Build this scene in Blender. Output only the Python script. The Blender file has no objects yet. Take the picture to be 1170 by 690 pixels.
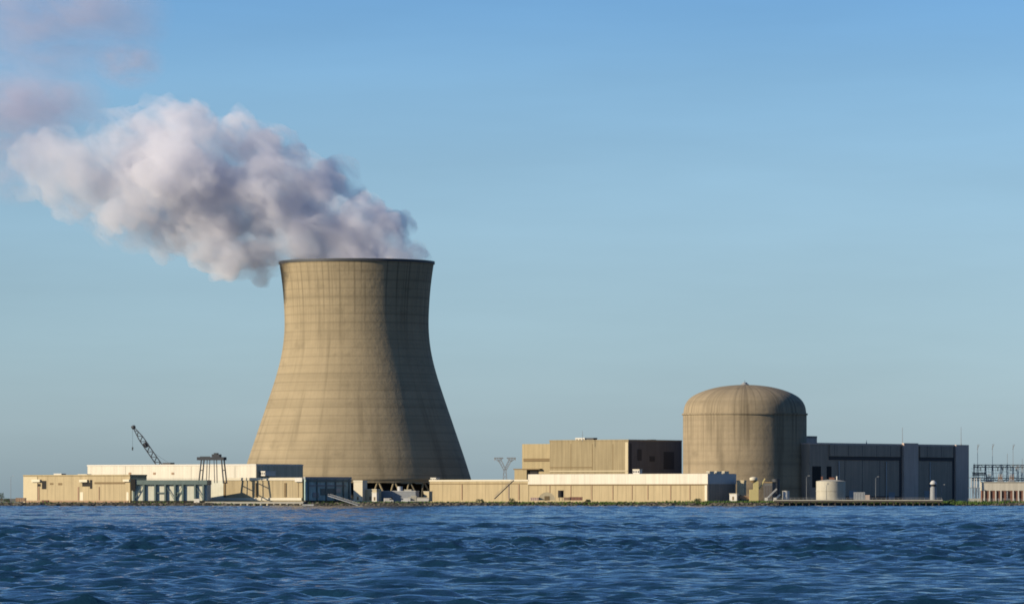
import bpy, math, random
import numpy as np
from mathutils import Vector, Matrix
rnd = random.Random(7)
R = math.radians
scn = bpy.context.scene
COL = scn.collection

# ------------------------------------------------------------------ camera geometry (photo pixels -> world metres)
F, CX, HY, H = 6000.0, 585.0, 569.0, 4.92
BACK = 1901.0                               # the viewer's boat is this far south of the origin
G = 2.6                                     # level of the made ground behind the bank
def U(Y): return (Y + BACK) / F             # metres per photo pixel at depth Y
def X(px, Y): return (px - CX) * U(Y)
def Z(py, Y): return H + (HY - py) * U(Y)
def P(px, py, Y): return Vector((X(px, Y), Y, Z(py, Y)))

# ------------------------------------------------------------------ helpers
class MB:
    def __init__(s): s.v, s.f = [], []
    def add(s, vs, fs):
        n = len(s.v); s.v += [tuple(v) for v in vs]; s.f += [tuple(i + n for i in f) for f in fs]; return s
    def box(s, x0, x1, y0, y1, z0, z1):
        vs = [(x, y, z) for z in (z0, z1) for x, y in ((x0, y0), (x1, y0), (x1, y1), (x0, y1))]
        return s.add(vs, [(3, 2, 1, 0), (4, 5, 6, 7), (0, 1, 5, 4), (1, 2, 6, 5), (2, 3, 7, 6), (3, 0, 4, 7)])
    def cyl(s, p, q, r0, r1=None, n=10, cap=True):
        r1 = r0 if r1 is None else r1
        p, q = Vector(p), Vector(q); d = (q - p).normalized()
        a = d.orthogonal().normalized(); b = d.cross(a)
        vs = [p + (a * math.cos(t) + b * math.sin(t)) * r0 for t in (2 * math.pi * i / n for i in range(n))]
        vs += [q + (a * math.cos(t) + b * math.sin(t)) * r1 for t in (2 * math.pi * i / n for i in range(n))]
        fs = [(i, (i + 1) % n, n + (i + 1) % n, n + i) for i in range(n)]
        if cap: fs += [tuple(range(n - 1, -1, -1)), tuple(range(n, 2 * n))]
        return s.add(vs, fs)
    def bar(s, p, q, w): return s.cyl(p, q, w * .7, None, 4)
    def lathe(s, prof, n=48, close=False):
        m = len(prof); vs = []
        for r, z in prof:
            vs += [(r * math.cos(2 * math.pi * i / n), r * math.sin(2 * math.pi * i / n), z) for i in range(n)]
        fs = []
        for j in range(m if close else m - 1):
            k = (j + 1) % m
            fs += [(j * n + i, j * n + (i + 1) % n, k * n + (i + 1) % n, k * n + i) for i in range(n)]
        return s.add(vs, fs)
    def lump(s, c, rx, ry, rz, seed, n=8, m=6, j=.25):
        q = random.Random(seed); vs = []
        for a in range(1, m):
            for b in range(n):
                t, p = math.pi * a / m, 2 * math.pi * b / n; k = 1 + q.uniform(-j, j)
                vs.append((c[0] + rx * k * math.sin(t) * math.cos(p), c[1] + ry * k * math.sin(t) * math.sin(p), c[2] + rz * k * math.cos(t)))
        vs += [(c[0], c[1], c[2] + rz), (c[0], c[1], c[2] - rz)]
        T, B = len(vs) - 2, len(vs) - 1; fs = []
        for a in range(m - 2):
            fs += [(a * n + b, (a + 1) * n + b, (a + 1) * n + (b + 1) % n, a * n + (b + 1) % n) for b in range(n)]
        fs += [(T, b, (b + 1) % n) for b in range(n)] + [(B, (m - 2) * n + (b + 1) % n, (m - 2) * n + b) for b in range(n)]
        return s.add(vs, fs)
    def build(s, name, mat, parent=None, smooth=False):
        me = bpy.data.meshes.new(name); me.from_pydata(s.v, [], s.f); me.update()
        if smooth: me.polygons.foreach_set('use_smooth', [True] * len(me.polygons))
        me.materials.append(mat)
        o = bpy.data.objects.new(name, me); COL.objects.link(o)
        if parent: o.parent = parent
        return o

def tag(o, label, cat, group=None):
    o['label'] = label; o['category'] = cat
    if group: o['group'] = group
    return o
def thing(name, label, cat, loc=(0, 0, 0), rz=0, group=None):
    o = bpy.data.objects.new(name, None); COL.objects.link(o)
    o.location = loc; o.rotation_euler = (0, 0, rz); o.empty_display_size = 2
    return tag(o, label, cat, group)
def structure(o): o['kind'] = 'structure'; return o
def copy_thing(root, loc, label, rz=None):
    r = root.copy(); COL.objects.link(r); r.location = loc; r['label'] = label
    if rz is not None: r.rotation_euler = (0, 0, rz)
    for ch in list(root.children):
        c = ch.copy(); COL.objects.link(c); c.parent = r
        for g in list(ch.children):
            d = g.copy(); COL.objects.link(d); d.parent = c
    return r

# ------------------------------------------------------------------ materials
def new_mat(name):
    m = bpy.data.materials.new(name); m.use_nodes = True
    nt = m.node_tree; b = nt.nodes['Principled BSDF']
    return m, nt, b
def nd(nt, kind, **kw):
    n = nt.nodes.new(kind)
    for k, v in kw.items():
        if k.startswith('i_'): n.inputs[k[2:].replace('_', ' ')].default_value = v
        else: setattr(n, k, v)
    return n
def math_n(nt, op, a, b=None, c=None):
    n = nt.nodes.new('ShaderNodeMath'); n.operation = op
    for i, s in enumerate((a, b, c)):
        if s is None: continue
        if isinstance(s, (int, float)): n.inputs[i].default_value = s
        else: nt.links.new(s, n.inputs[i])
    return n.outputs[0]
def mixc(nt, fac, a, b, blend='MIX'):
    n = nt.nodes.new('ShaderNodeMix'); n.data_type = 'RGBA'; n.blend_type = blend
    for s, i in ((fac, 0), (a, 6), (b, 7)):
        if isinstance(s, (int, float)): n.inputs[i].default_value = s
        elif isinstance(s, tuple): n.inputs[i].default_value = s + (1,) if len(s) == 3 else s
        else: nt.links.new(s, n.inputs[i])
    return n.outputs[2]
def sc(c, k): return tuple(min(1, x * k) for x in c)
def surf(name, col, var=.16, scale=.25, streak=.12, rough=.85, metal=0., panel=0., pd=.12):
    """weathered surface: blotches, rain streaks down the wall, optional vertical panel joints every `panel` metres"""
    m, nt, b = new_mat(name); L = nt.links
    tc = nd(nt, 'ShaderNodeTexCoord').outputs['Object']
    n1 = nd(nt, 'ShaderNodeTexNoise', i_Scale=scale, i_Detail=6.0, i_Roughness=.65); L.new(tc, n1.inputs['Vector'])
    c = mixc(nt, n1.outputs['Fac'], sc(col, 1 - var), sc(col, 1 + var))
    mp = nd(nt, 'ShaderNodeMapping'); mp.inputs['Scale'].default_value = (.55, .55, .03); L.new(tc, mp.inputs['Vector'])
    n2 = nd(nt, 'ShaderNodeTexNoise', i_Scale=1.0, i_Detail=4.0, i_Roughness=.6); L.new(mp.outputs[0], n2.inputs['Vector'])
    st = math_n(nt, 'MULTIPLY', math_n(nt, 'SMOOTH_MIN', math_n(nt, 'MULTIPLY_ADD', n2.outputs['Fac'], 3., -1.1), 1., .2), streak)
    c = mixc(nt, math_n(nt, 'MAXIMUM', st, 0.), c, sc(col, .35))
    if panel:
        sp = nd(nt, 'ShaderNodeSeparateXYZ'); L.new(tc, sp.inputs[0])
        s = math_n(nt, 'ADD', sp.outputs[0], sp.outputs[1])
        fr = math_n(nt, 'FRACT', math_n(nt, 'MULTIPLY', s, 1. / panel))
        c = mixc(nt, math_n(nt, 'MULTIPLY', math_n(nt, 'LESS_THAN', fr, .05), pd), c, sc(col, .2))
    L.new(c, b.inputs['Base Color']); b.inputs['Roughness'].default_value = rough; b.inputs['Metallic'].default_value = metal
    b.inputs['Specular IOR Level'].default_value = .25
    return m
def round_concrete(name, col, R0, ring, nj, dark, ringd=.25, jd=.12, top=150., fall=45.):
    """slip-formed concrete of a round shell: lift rings, meridian joints, rain streaks and blotches"""
    m, nt, b = new_mat(name); L = nt.links
    tc = nd(nt, 'ShaderNodeTexCoord').outputs['Object']
    sp = nd(nt, 'ShaderNodeSeparateXYZ'); L.new(tc, sp.inputs[0])
    ang = math_n(nt, 'ARCTAN2', sp.outputs[1], sp.outputs[0]); z = sp.outputs[2]
    cb = nd(nt, 'ShaderNodeCombineXYZ'); L.new(math_n(nt, 'MULTIPLY', ang, R0), cb.inputs[0]); L.new(z, cb.inputs[1])
    uv = cb.outputs[0]
    def noise(sx, sy, det=5., w=0.):
        mp = nd(nt, 'ShaderNodeMapping'); mp.inputs['Scale'].default_value = (sx, sy, 1); mp.inputs['Location'].default_value = (w, w, w)
        L.new(uv, mp.inputs['Vector'])
        n = nd(nt, 'ShaderNodeTexNoise', i_Scale=1.0, i_Detail=det, i_Roughness=.62); L.new(mp.outputs[0], n.inputs['Vector'])
        return n.outputs['Fac']
    def ramp(x, lo, hi):
        n = nd(nt, 'ShaderNodeMapRange', interpolation_type='SMOOTHSTEP'); L.new(x, n.inputs[0])
        n.inputs[1].default_value = lo; n.inputs[2].default_value = hi; return n.outputs[0]
    c = mixc(nt, noise(.035, .05), sc(col, .72), sc(col, 1.28))
    c = mixc(nt, math_n(nt, 'MULTIPLY', ramp(noise(.16, .012, 4., 3.), .48, .75), dark), c, sc(col, .42))
    c = mixc(nt, math_n(nt, 'MULTIPLY', ramp(noise(.045, .09, 3., 9.), .56, .72), dark * .7), c, sc(col, .5))
    run = math_n(nt, 'MULTIPLY', ramp(noise(.42, .006, 3., 17.), .50, .66), ramp(z, top - fall, top))
    c = mixc(nt, math_n(nt, 'MULTIPLY', run, .55), c, sc(col, .32))
    bandn = noise(.002, .18, 2., 5.)
    c = mixc(nt, math_n(nt, 'MULTIPLY', ramp(bandn, .45, .7), .28), c, sc(col, .55))
    fz = math_n(nt, 'FRACT', math_n(nt, 'MULTIPLY', z, 1. / ring))
    c = mixc(nt, math_n(nt, 'MULTIPLY', math_n(nt, 'LESS_THAN', fz, .16), ringd), c, sc(col, .35))
    fa = math_n(nt, 'FRACT', math_n(nt, 'MULTIPLY', ang, nj / (2 * math.pi)))
    c = mixc(nt, math_n(nt, 'MULTIPLY', math_n(nt, 'LESS_THAN', fa, .12), jd), c, sc(col, .35))
    L.new(c, b.inputs['Base Color']); b.inputs['Roughness'].default_value = .9; b.inputs['Specular IOR Level'].default_value = .2
    bp = nd(nt, 'ShaderNodeBump', i_Strength=.5, i_Distance=.6); L.new(noise(.25, .25, 8.), bp.inputs['Height']); L.new(bp.outputs[0], b.inputs['Normal'])
    return m

TAN = (.21, .175, .105)
MAT = dict(
    tower=round_concrete('tower_concrete', (.22, .183, .118), 60, 5.6, 72, .48, .22, .06, 152., 60.),
    contain=round_concrete('containment_concrete', (.215, .178, .12), 40, 8.0, 24, .65, .10, .05, 52., 30.),
    tan=surf('tan_concrete', TAN, .16, .08, .38, panel=9, pd=.25),
    tan2=surf('tan_cladding', (.26, .215, .125), .15, .08, .34, panel=6, pd=.2),
    sand=surf('sand_panel', (.295, .245, .15), .15, .07, .34, panel=7, pd=.3),
    cream=surf('cream_wall', (.36, .315, .21), .08, .2, .1),
    cream2=surf('cream_trim', (.44, .41, .32), .06, .2, .06),
    white=surf('white_cladding', (.43, .41, .345), .10, .07, .28, rough=.6, panel=8, pd=.12),
    white2=surf('white_paint', (.43, .42, .375), .06, .4, .08, rough=.6),
    grey=surf('grey_cladding', (.26, .213, .165), .22, .06, .35, panel=8, pd=.2),
    grey2=surf('grey_pier', (.40, .32, .27), .14, .1, .3),
    groove=surf('dark_groove', (.045, .043, .045), .1),
    roof=surf('bitumen_roof', (.17, .16, .15), .2),
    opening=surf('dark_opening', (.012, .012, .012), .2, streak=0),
    louvre=surf('brown_louvre', (.13, .095, .05), .15),
    teal=surf('teal_steel', (.085, .12, .115), .25, .5, .2, rough=.55),
    tealpanel=surf('blue_sheeting', (.24, .345, .34), .6, .25, .3, rough=.6, panel=5, pd=.3),
    palegreen=surf('pale_wall', (.42, .43, .36), .18, .3, .25),
    steel=surf('dark_steel', (.035, .04, .047), .3, .5, .1, rough=.6),
    steel2=surf('weathered_galvanised_steel', (.17, .185, .20), .2, .5, .1, rough=.55),
    rail=surf('light_metal', (.32, .33, .33), .15, .5, .1, rough=.5),
    pile=surf('wet_timber', (.05, .045, .038), .4, .8, .3),
    stone=surf('bank_stone', (.035, .033, .026), .5, .8, .2),
    stone2=surf('riprap_stone', (.085, .078, .062), .6, .35, .2),
    pink=surf('pinkish_sheet', (.34, .25, .21), .12),
    red=surf('rust_red_paint', (.15, .075, .055), .3),
    yellow=surf('yellow_paint', (.38, .33, .15), .12, .3, .1, rough=.6),
    bush=surf('dark_leaves', (.035, .055, .025), .5, 1.2, 0),
    shade_wall=surf('shade_toned_tan', (.115, .11, .112), .25, .1, .3),  # tan wall with its flank shade put into a darker base colour
    flankshade=surf('shade_toned_white', (.36, .335, .25), .15, .1, .3, panel=6, pd=.3),  # white cladding with its shade put into a greyer base colour
    grass=surf('bank_grass', (.048, .095, .018), .5, .5, 0),
    light=surf('pale_concrete', (.32, .31, .26), .15, .3, .2),
    brown=surf('brown_board', (.22, .15, .10), .25),
)
def ground_mat():
    m, nt, b = new_mat('made_ground'); L = nt.links
    tc = nd(nt, 'ShaderNodeTexCoord').outputs['Object']
    n = nd(nt, 'ShaderNodeTexNoise', i_Scale=.02, i_Detail=8.0); L.new(tc, n.inputs['Vector'])
    L.new(mixc(nt, n.outputs['Fac'], (.04, .055, .02), (.13, .11, .07)), b.inputs['Base Color']); b.inputs['Roughness'].default_value = .95
    return m
def water_mat():
    m, nt, b = new_mat('river_water'); L = nt.links
    tc = nd(nt, 'ShaderNodeTexCoord').outputs['Object']
    n = nd(nt, 'ShaderNodeTexNoise', i_Scale=.012, i_Detail=3.0); L.new(tc, n.inputs['Vector'])
    L.new(mixc(nt, n.outputs['Fac'], (.004, .018, .036), (.006, .027, .050)), b.inputs['Base Color'])
    b.inputs['Roughness'].default_value = .07; b.inputs['IOR'].default_value = 1.33
    mp = nd(nt, 'ShaderNodeMapping'); mp.inputs['Scale'].default_value = (.55, 1.3, 1); L.new(tc, mp.inputs['Vector'])
    n2 = nd(nt, 'ShaderNodeTexNoise', i_Scale=.9, i_Detail=5.0, i_Roughness=.6); L.new(mp.outputs[0], n2.inputs['Vector'])
    n3 = nd(nt, 'ShaderNodeTexNoise', i_Scale=.16, i_Detail=4.0, i_Roughness=.6); L.new(mp.outputs[0], n3.inputs['Vector'])
    h = math_n(nt, 'ADD', n2.outputs['Fac'], math_n(nt, 'MULTIPLY', n3.outputs['Fac'], 3.0))
    bp = nd(nt, 'ShaderNodeBump', i_Strength=1.0, i_Distance=.30); L.new(h, bp.inputs['Height']); L.new(bp.outputs[0], b.inputs['Normal'])
    return m

# ------------------------------------------------------------------ light and air
SUN_AZ, SUN_EL = R(64), R(20)              # sun behind the camera's left shoulder
sd = Vector((-math.sin(SUN_AZ) * math.cos(SUN_EL), -math.cos(SUN_AZ) * math.cos(SUN_EL), math.sin(SUN_EL)))
sun = bpy.data.lights.new('sun', 'SUN'); sun.energy = 5.0; sun.angle = R(.5); sun.color = (1, .83, .60)
so = bpy.data.objects.new('sun', sun); COL.objects.link(so); so.rotation_euler = (-sd).to_track_quat('-Z', 'Y').to_euler()
so.location = (-300, 0, 300)
w = bpy.data.worlds.new('World'); scn.world = w; w.use_nodes = True
nt = w.node_tree; bg = nt.nodes['Background']
sky = nt.nodes.new('ShaderNodeTexSky'); sky.sky_type = 'NISHITA'; sky.sun_disc = False
sky.sun_elevation = SUN_EL; sky.sun_rotation = math.pi + SUN_AZ
sky.air_density = 1.0; sky.dust_density = .6; sky.ozone_density = 2.5
# low summer haze and clear blue above: tint of the sky by height over the horizon
gen = nt.nodes.new('ShaderNodeTexCoord'); sxyz = nt.nodes.new('ShaderNodeSeparateXYZ'); nt.links.new(gen.outputs['Generated'], sxyz.inputs[0])
rp = nt.nodes.new('ShaderNodeValToRGB'); nt.links.new(sxyz.outputs[2], rp.inputs[0]); el = rp.color_ramp.elements
SKYT = [(0., (.42, .57, .89)), (.0148, (.44, .585, .90)), (.0282, (.42, .56, .845)), (.0448, (.40, .525, .77)), (.0614, (.384, .51, .735)), (.078, (.345, .485, .71)), (.093, (.285, .44, .685)), (.2, (.29, .45, .69)), (.5, (.34, .50, .71))]
el[0].position = 0; el[0].color = SKYT[0][1] + (1,); el[1].position = SKYT[-1][0]; el[1].color = SKYT[-1][1] + (1,)
for p_, c_ in SKYT[1:-1]: e = el.new(p_); e.color = c_ + (1,)
vm = nt.nodes.new('ShaderNodeVectorMath'); vm.operation = 'MULTIPLY'; nt.links.new(sky.outputs[0], vm.inputs[0]); nt.links.new(rp.outputs[0], vm.inputs[1])
mpn = nt.nodes.new('ShaderNodeMapping'); mpn.inputs['Scale'].default_value = (5, 5, 34); mpn.inputs['Rotation'].default_value = (0, R(4), 0); nt.links.new(gen.outputs['Generated'], mpn.inputs['Vector'])
nz = nd(nt, 'ShaderNodeTexNoise', i_Scale=1.6, i_Detail=5.0, i_Roughness=.55); nt.links.new(mpn.outputs[0], nz.inputs['Vector'])
vm0 = nt.nodes.new('ShaderNodeVectorMath'); vm0.operation = 'SCALE'; nt.links.new(vm.outputs[0], vm0.inputs[0]); nt.links.new(math_n(nt, 'MULTIPLY_ADD', nz.outputs['Fac'], .26, .87), vm0.inputs['Scale']); vm = vm0
vm2 = nt.nodes.new('ShaderNodeVectorMath'); vm2.operation = 'SCALE'; nt.links.new(vm.outputs[0], vm2.inputs[0]); vm2.inputs['Scale'].default_value = 2.0
nt.links.new(vm2.outputs[0], bg.inputs['Color']); bg.inputs['Strength'].default_value = .06
scn.view_settings.view_transform = 'Standard'; scn.view_settings.look = 'None'
scn.view_settings.exposure = 0.74; scn.view_settings.gamma = 1.0

cam = bpy.data.cameras.new('camera'); co = bpy.data.objects.new('camera', cam); COL.objects.link(co)
co.location = (0, -BACK, H); co.rotation_euler = (R(90), 0, 0)
cam.sensor_width = 36; cam.lens = F / 1170 * 36; cam.shift_y = (HY - 345) / 1170; cam.clip_end = 60000; cam.clip_start = 1
scn.camera = co
scn.cycles.use_denoising = True; scn.cycles.volume_bounces = 8; scn.cycles.max_bounces = 12
scn.cycles.volume_max_steps = 256; scn.cycles.volume_step_rate = .6; scn.cycles.filter_width = 1.75

# ------------------------------------------------------------------ setting: water, bank, ground
SHORE = 1382.0
def build_water():
    ys = [150.0]
    while ys[-1] < SHORE + 6 + BACK: ys.append(ys[-1] + min(.0016 * ys[-1], 2.2))
    ys = np.array(ys); us = np.linspace(-.15, .15, 440)
    Dg, Ug = np.meshgrid(ys, us, indexing='ij'); Xg = Ug * Dg; Yg = Dg - BACK
    S2 = np.zeros(len(ys)); Sall = 0.
    rs = np.random.RandomState(3); Zg = np.zeros_like(Yg); Dx = np.zeros_like(Yg); Dy = np.zeros_like(Yg)
    for i in range(110):
        lam = .8 * (13 / .8) ** rs.rand(); th = R(-97) + rs.randn() * .48      # wind roughly towards the camera, from the right
        k = 2 * math.pi / lam; kx, ky = k * math.cos(th), k * math.sin(th); ph = rs.rand() * 6.28
        amp = .0108 * lam * (1.0 if lam < 2.4 else (2.4 / lam) ** 1.1)
        fade = np.clip(lam / (np.maximum(np.minimum(.0016 * Dg, 2.2) * abs(math.sin(th)), (.0007 * Dg) * abs(math.cos(th))) * 2.6) - 1, 0, 1)
        S2 += (amp * k * fade[:, 0]) ** 2; Sall += (amp * k) ** 2
        a = kx * Xg + ky * Yg + ph; s, c = np.sin(a), np.cos(a)
        Zg += amp * fade * c; Dx -= amp * fade * .9 * math.cos(th) * s; Dy -= amp * fade * .9 * math.sin(th) * s
    gust = .74 + .42 * np.sin(Xg * .021 + 1.3 + .8 * np.sin(Yg * .013)) * np.sin(Yg * .017 + .6 * np.sin(Xg * .017))
    Zg *= gust * np.clip(np.sqrt(Sall / np.maximum(S2, 1e-9)), 1, 3.2)[:, None]
    co_ = np.stack([Xg + Dx, Yg + Dy, Zg], -1).reshape(-1, 3)
    n, m = Yg.shape; idx = np.arange(n * m).reshape(n, m)
    q = np.stack([idx[:-1, :-1], idx[:-1, 1:], idx[1:, 1:], idx[1:, :-1]], -1).reshape(-1, 4)
    me = bpy.data.meshes.new('water'); me.vertices.add(n * m); me.vertices.foreach_set('co', co_.ravel())
    me.loops.add(q.size); me.loops.foreach_set('vertex_index', q.ravel().astype(np.int32))
    me.polygons.add(len(q)); me.polygons.foreach_set('loop_start', np.arange(0, q.size, 4, dtype=np.int32))
    me.polygons.foreach_set('loop_total', np.full(len(q), 4, dtype=np.int32)); me.polygons.foreach_set('use_smooth', np.ones(len(q), bool))
    me.update(); me.materials.append(MAT['water'])
    o = bpy.data.objects.new('water', me); COL.objects.link(o); structure(o)
    # the calm sheet that carries the river on beside and behind the viewer
    s = MB().add([(-9000, -9000, -1.4), (9000, -9000, -1.4), (9000, SHORE + 20, -1.4), (-9000, SHORE + 20, -1.4)], [(0, 1, 2, 3)])
    structure(s.build('river', MAT['water']))
MAT['water'] = water_mat()
build_water()
MAT['ground'] = ground_mat()

def bank_y(x): return SHORE + 2.2 * math.sin(x * .031) + 1.4 * math.sin(x * .11 + 1) + .6 * math.sin(x * .43)
gm = MB(); xs = [-9000, -3000, -1200] + [-600 + 2.0 * i for i in range(601)] + [1200, 3000, 9000]
rows = []
for x in xs:
    y0 = bank_y(x); j = lambda a: rnd.uniform(-a, a)
    rows.append([(x, y0 - 2.5, -1.6), (x, y0 + .3 + j(.5), .15 + j(.25)), (x, y0 + 2.2 + j(.5), 1.1 + j(.3)), (x, y0 + 5 + j(.4), 2.1 + j(.25)), (x, y0 + 8, G - .35)])
vs = [p for r in rows for p in r]; fs = []
for i in range(len(xs) - 1):
    for k in range(4): fs.append((i * 5 + k, (i + 1) * 5 + k, (i + 1) * 5 + k + 1, i * 5 + k + 1))
structure(gm.add(vs, fs).build('shore_bank', MAT['stone']))
gs = MB().add([(-14000, SHORE + 7, G - .3), (14000, SHORE + 7, G - .3), (14000, 40000, G - .3), (-14000, 40000, G - .3)], [(0, 1, 2, 3)])
structure(gs.build('ground', MAT['ground']))
# rough grass along the top of the bank: tufts of blades nobody could count
gr = MB()
for i in range(12000):
    px = rnd.uniform(-60, 1230)
    dens = .25 if px < 400 else (1.0 if px > 760 else .7)
    if rnd.random() > dens: continue
    Y = SHORE + rnd.uniform(2.0, 9.0); x = X(px, Y); z = min(2.45, 1.0 + (Y - SHORE - 2) * .3) - .1
    h = rnd.uniform(.5, 1.3) * (1.25 if px > 760 else .8); a = rnd.uniform(0, 6.28); wd = rnd.uniform(.18, .45); lx, ly = rnd.uniform(-.4, .4), rnd.uniform(-.4, .4)
    ca, sa = math.cos(a) * wd, math.sin(a) * wd
    gr.add([(x - ca, Y - sa, z), (x + ca, Y + sa, z), (x + lx, Y + ly, z + h)], [(0, 1, 2)])
go = gr.build('bank_grass', MAT['grass']); go['kind'] = 'stuff'

rr_ = MB()
for i in range(1500):
    px = rnd.uniform(-40, 1210); Y = SHORE + rnd.uniform(-1.5, 4.5); x = X(px, Y); r_ = rnd.uniform(.35, 1.0) * (1.3 if rnd.random() < .12 else 1)
    rr_.lump((x, bank_y(x) + (Y - SHORE), max(-.1, (Y - SHORE) * .42) + .1), r_ * 1.25, r_, r_ * .7, i, 6, 4, .3)
ro = rr_.build('riprap', MAT['stone2']); ro['kind'] = 'stuff'

# ------------------------------------------------------------------ cooling tower
TY = 1600.0; TXc = X(407.5, TY)
prof_px = [(300, 88.5), (304, 87.8), (315, 86.2), (330, 84.4), (348, 83.0), (365, 82.3), (380, 82.6), (396, 84.2), (412, 87.2), (432, 92.6), (457, 100.8), (480, 108.6), (500, 115.4), (520, 122.2), (536, 127.4), (549.8, 131.6)]
mpp = U(TY)
tower = thing('cooling_tower', 'huge tan concrete hyperbolic cooling tower with steam pouring from its rim', 'cooling tower', (TXc, TY, G))
outer = [(r * mpp, Z(y, TY) - G) for y, r in prof_px]
def smooth(pr, k=3):
    out = []
    for i in range(len(pr) - 1):
        p0, p1, p2, p3 = pr[max(i - 1, 0)], pr[i], pr[i + 1], pr[min(i + 2, len(pr) - 1)]
        for s in range(k):
            t = s / k
            out.append(tuple(.5 * (2 * p1[a] + (p2[a] - p0[a]) * t + (2 * p0[a] - 5 * p1[a] + 4 * p2[a] - p3[a]) * t * t + (3 * p1[a] - p0[a] - 3 * p2[a] + p3[a]) * t ** 3) for a in (0, 1)))
    return out + [pr[-1]]
outer = smooth(outer)
inner = [(r - .9, z) for r, z in reversed(outer)]
shell = MB().lathe(list(reversed(outer)) + list(reversed(inner)), 144, True).build('shell', MAT['tower'], tower, True)
rt, zt = outer[0]
MB().lathe([(rt + .05, zt - 1.1), (rt + .5, zt - 1.1), (rt + .5, zt + .55), (rt - .8, zt + .55), (rt - .8, zt + .02), (rt + .05, zt + .02)], 144, True).build('rim', MAT['steel'], tower)
rb, zb = outer[-1]
MB().lathe([(rb - 1.5, zb - 1.1), (rb + .35, zb - 1.1), (rb + .35, zb - .02), (rb - 1.5, zb - .02)], 144, True).build('ring_beam', MAT['tower'], tower)
legs = []
NL = 44
for i in range(NL):
    a = 2 * math.pi * i / NL
    for s in (-1, 1):
        b = a + s * math.pi / NL * .92
        p = ((rb + 4.4) * math.cos(a), (rb + 4.4) * math.sin(a), -.4); q = ((rb - .6) * math.cos(b), (rb - .6) * math.sin(b), zb - .9)
        MB().cyl(p, q, .62, .62, 8).build('leg', MAT['tan'], tower)
MB().lathe([(rb + 6.4, -.5), (rb + 7, -.5), (rb + 7, 1.3), (rb + 6.4, 1.3)], 96, True).build('basin_wall', MAT['light'], tower)
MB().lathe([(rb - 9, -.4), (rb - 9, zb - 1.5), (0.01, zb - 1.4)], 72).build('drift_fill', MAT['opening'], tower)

# ------------------------------------------------------------------ steam
def steam_mat(name, dens, scale, lo, hi, radial=False, col=(.825, .835, .885), base=.12, thin=0):
    m = bpy.data.materials.new(name); m.use_nodes = True; nt = m.node_tree; L = nt.links
    nt.nodes.remove(nt.nodes['Principled BSDF']); out = nt.nodes['Material Output']
    pv = nt.nodes.new('ShaderNodeVolumePrincipled'); pv.inputs['Color'].default_value = col + (1,); pv.inputs['Anisotropy'].default_value = .1
    L.new(pv.outputs[0], out.inputs['Volume'])
    tc = nd(nt, 'ShaderNodeTexCoord').outputs['Object']
    r1 = nd(nt, 'ShaderNodeMapping'); r1.inputs['Rotation'].default_value = (0, R(-35), 0); L.new(tc, r1.inputs['Vector'])
    r2 = nd(nt, 'ShaderNodeMapping'); r2.inputs['Scale'].default_value = (.6, 1, 1); L.new(r1.outputs[0], r2.inputs['Vector'])      # drawn out along the wind
    n = nd(nt, 'ShaderNodeTexNoise', i_Scale=scale, i_Detail=8.0, i_Roughness=.68, i_Distortion=.5); L.new(r2.outputs[0], n.inputs['Vector'])
    mr = nd(nt, 'ShaderNodeMapRange', interpolation_type='SMOOTHSTEP'); L.new(n.outputs['Fac'], mr.inputs[0])
    mr.inputs[1].default_value = lo; mr.inputs[2].default_value = hi; mr.inputs[3].default_value = 0 if radial else base; mr.inputs[4].default_value = 1
    d = mr.outputs[0]
    if radial:
        g = nd(nt, 'ShaderNodeTexGradient', gradient_type='SPHERICAL'); L.new(tc, g.inputs['Vector'])
        d = math_n(nt, 'MULTIPLY', d, math_n(nt, 'POWER', g.outputs['Fac'], .8))
    if thin:                                  # steam thins out downwind
        sp = nd(nt, 'ShaderNodeSeparateXYZ'); L.new(tc, sp.inputs[0])
        m2 = nd(nt, 'ShaderNodeMapRange', interpolation_type='SMOOTHSTEP'); L.new(sp.outputs[0], m2.inputs[0])
        m2.inputs[1].default_value = -220; m2.inputs[2].default_value = -60; m2.inputs[3].default_value = thin; m2.inputs[4].default_value = 1
        d = math_n(nt, 'MULTIPLY', d, m2.outputs[0])
    L.new(math_n(nt, 'MULTIPLY', d, dens), pv.inputs['Density'])
    return m
blobs = [(474, 290, 12, -10), (485, 294, 7, 4), (460, 281, 13, 0), (443, 268, 22, 10), (420, 260, 36, -12), (392, 268, 42, 0), (350, 274, 38, -14), (404, 226, 18, 8), (378, 204, 24, 14), (352, 228, 46, 0),
         (296, 282, 32, -10), (268, 292, 24, -18), (240, 284, 20, -10), (335, 180, 20, 10), (300, 170, 30, 18), (300, 225, 52, -6), (250, 232, 62, 4), (262, 152, 24, -12), (218, 138, 28, 10), (178, 136, 28, 0), (200, 198, 60, -14),
         (205, 250, 38, 12), (160, 176, 44, 16), (148, 220, 44, -10), (130, 156, 24, 0), (108, 194, 42, 8), (120, 236, 20, -4), (72, 196, 38, -6), (44, 184, 28, 6), (26, 178, 15, 0), (60, 164, 18, 0), (62, 208, 24, -8), (95, 224, 28, 0), (130, 244, 25, -8), (165, 252, 26, 6), (200, 274, 24, -6), (228, 288, 20, -14), (258, 297, 20, -20), (290, 294, 20, -14), (316, 290, 18, -8)]
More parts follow.
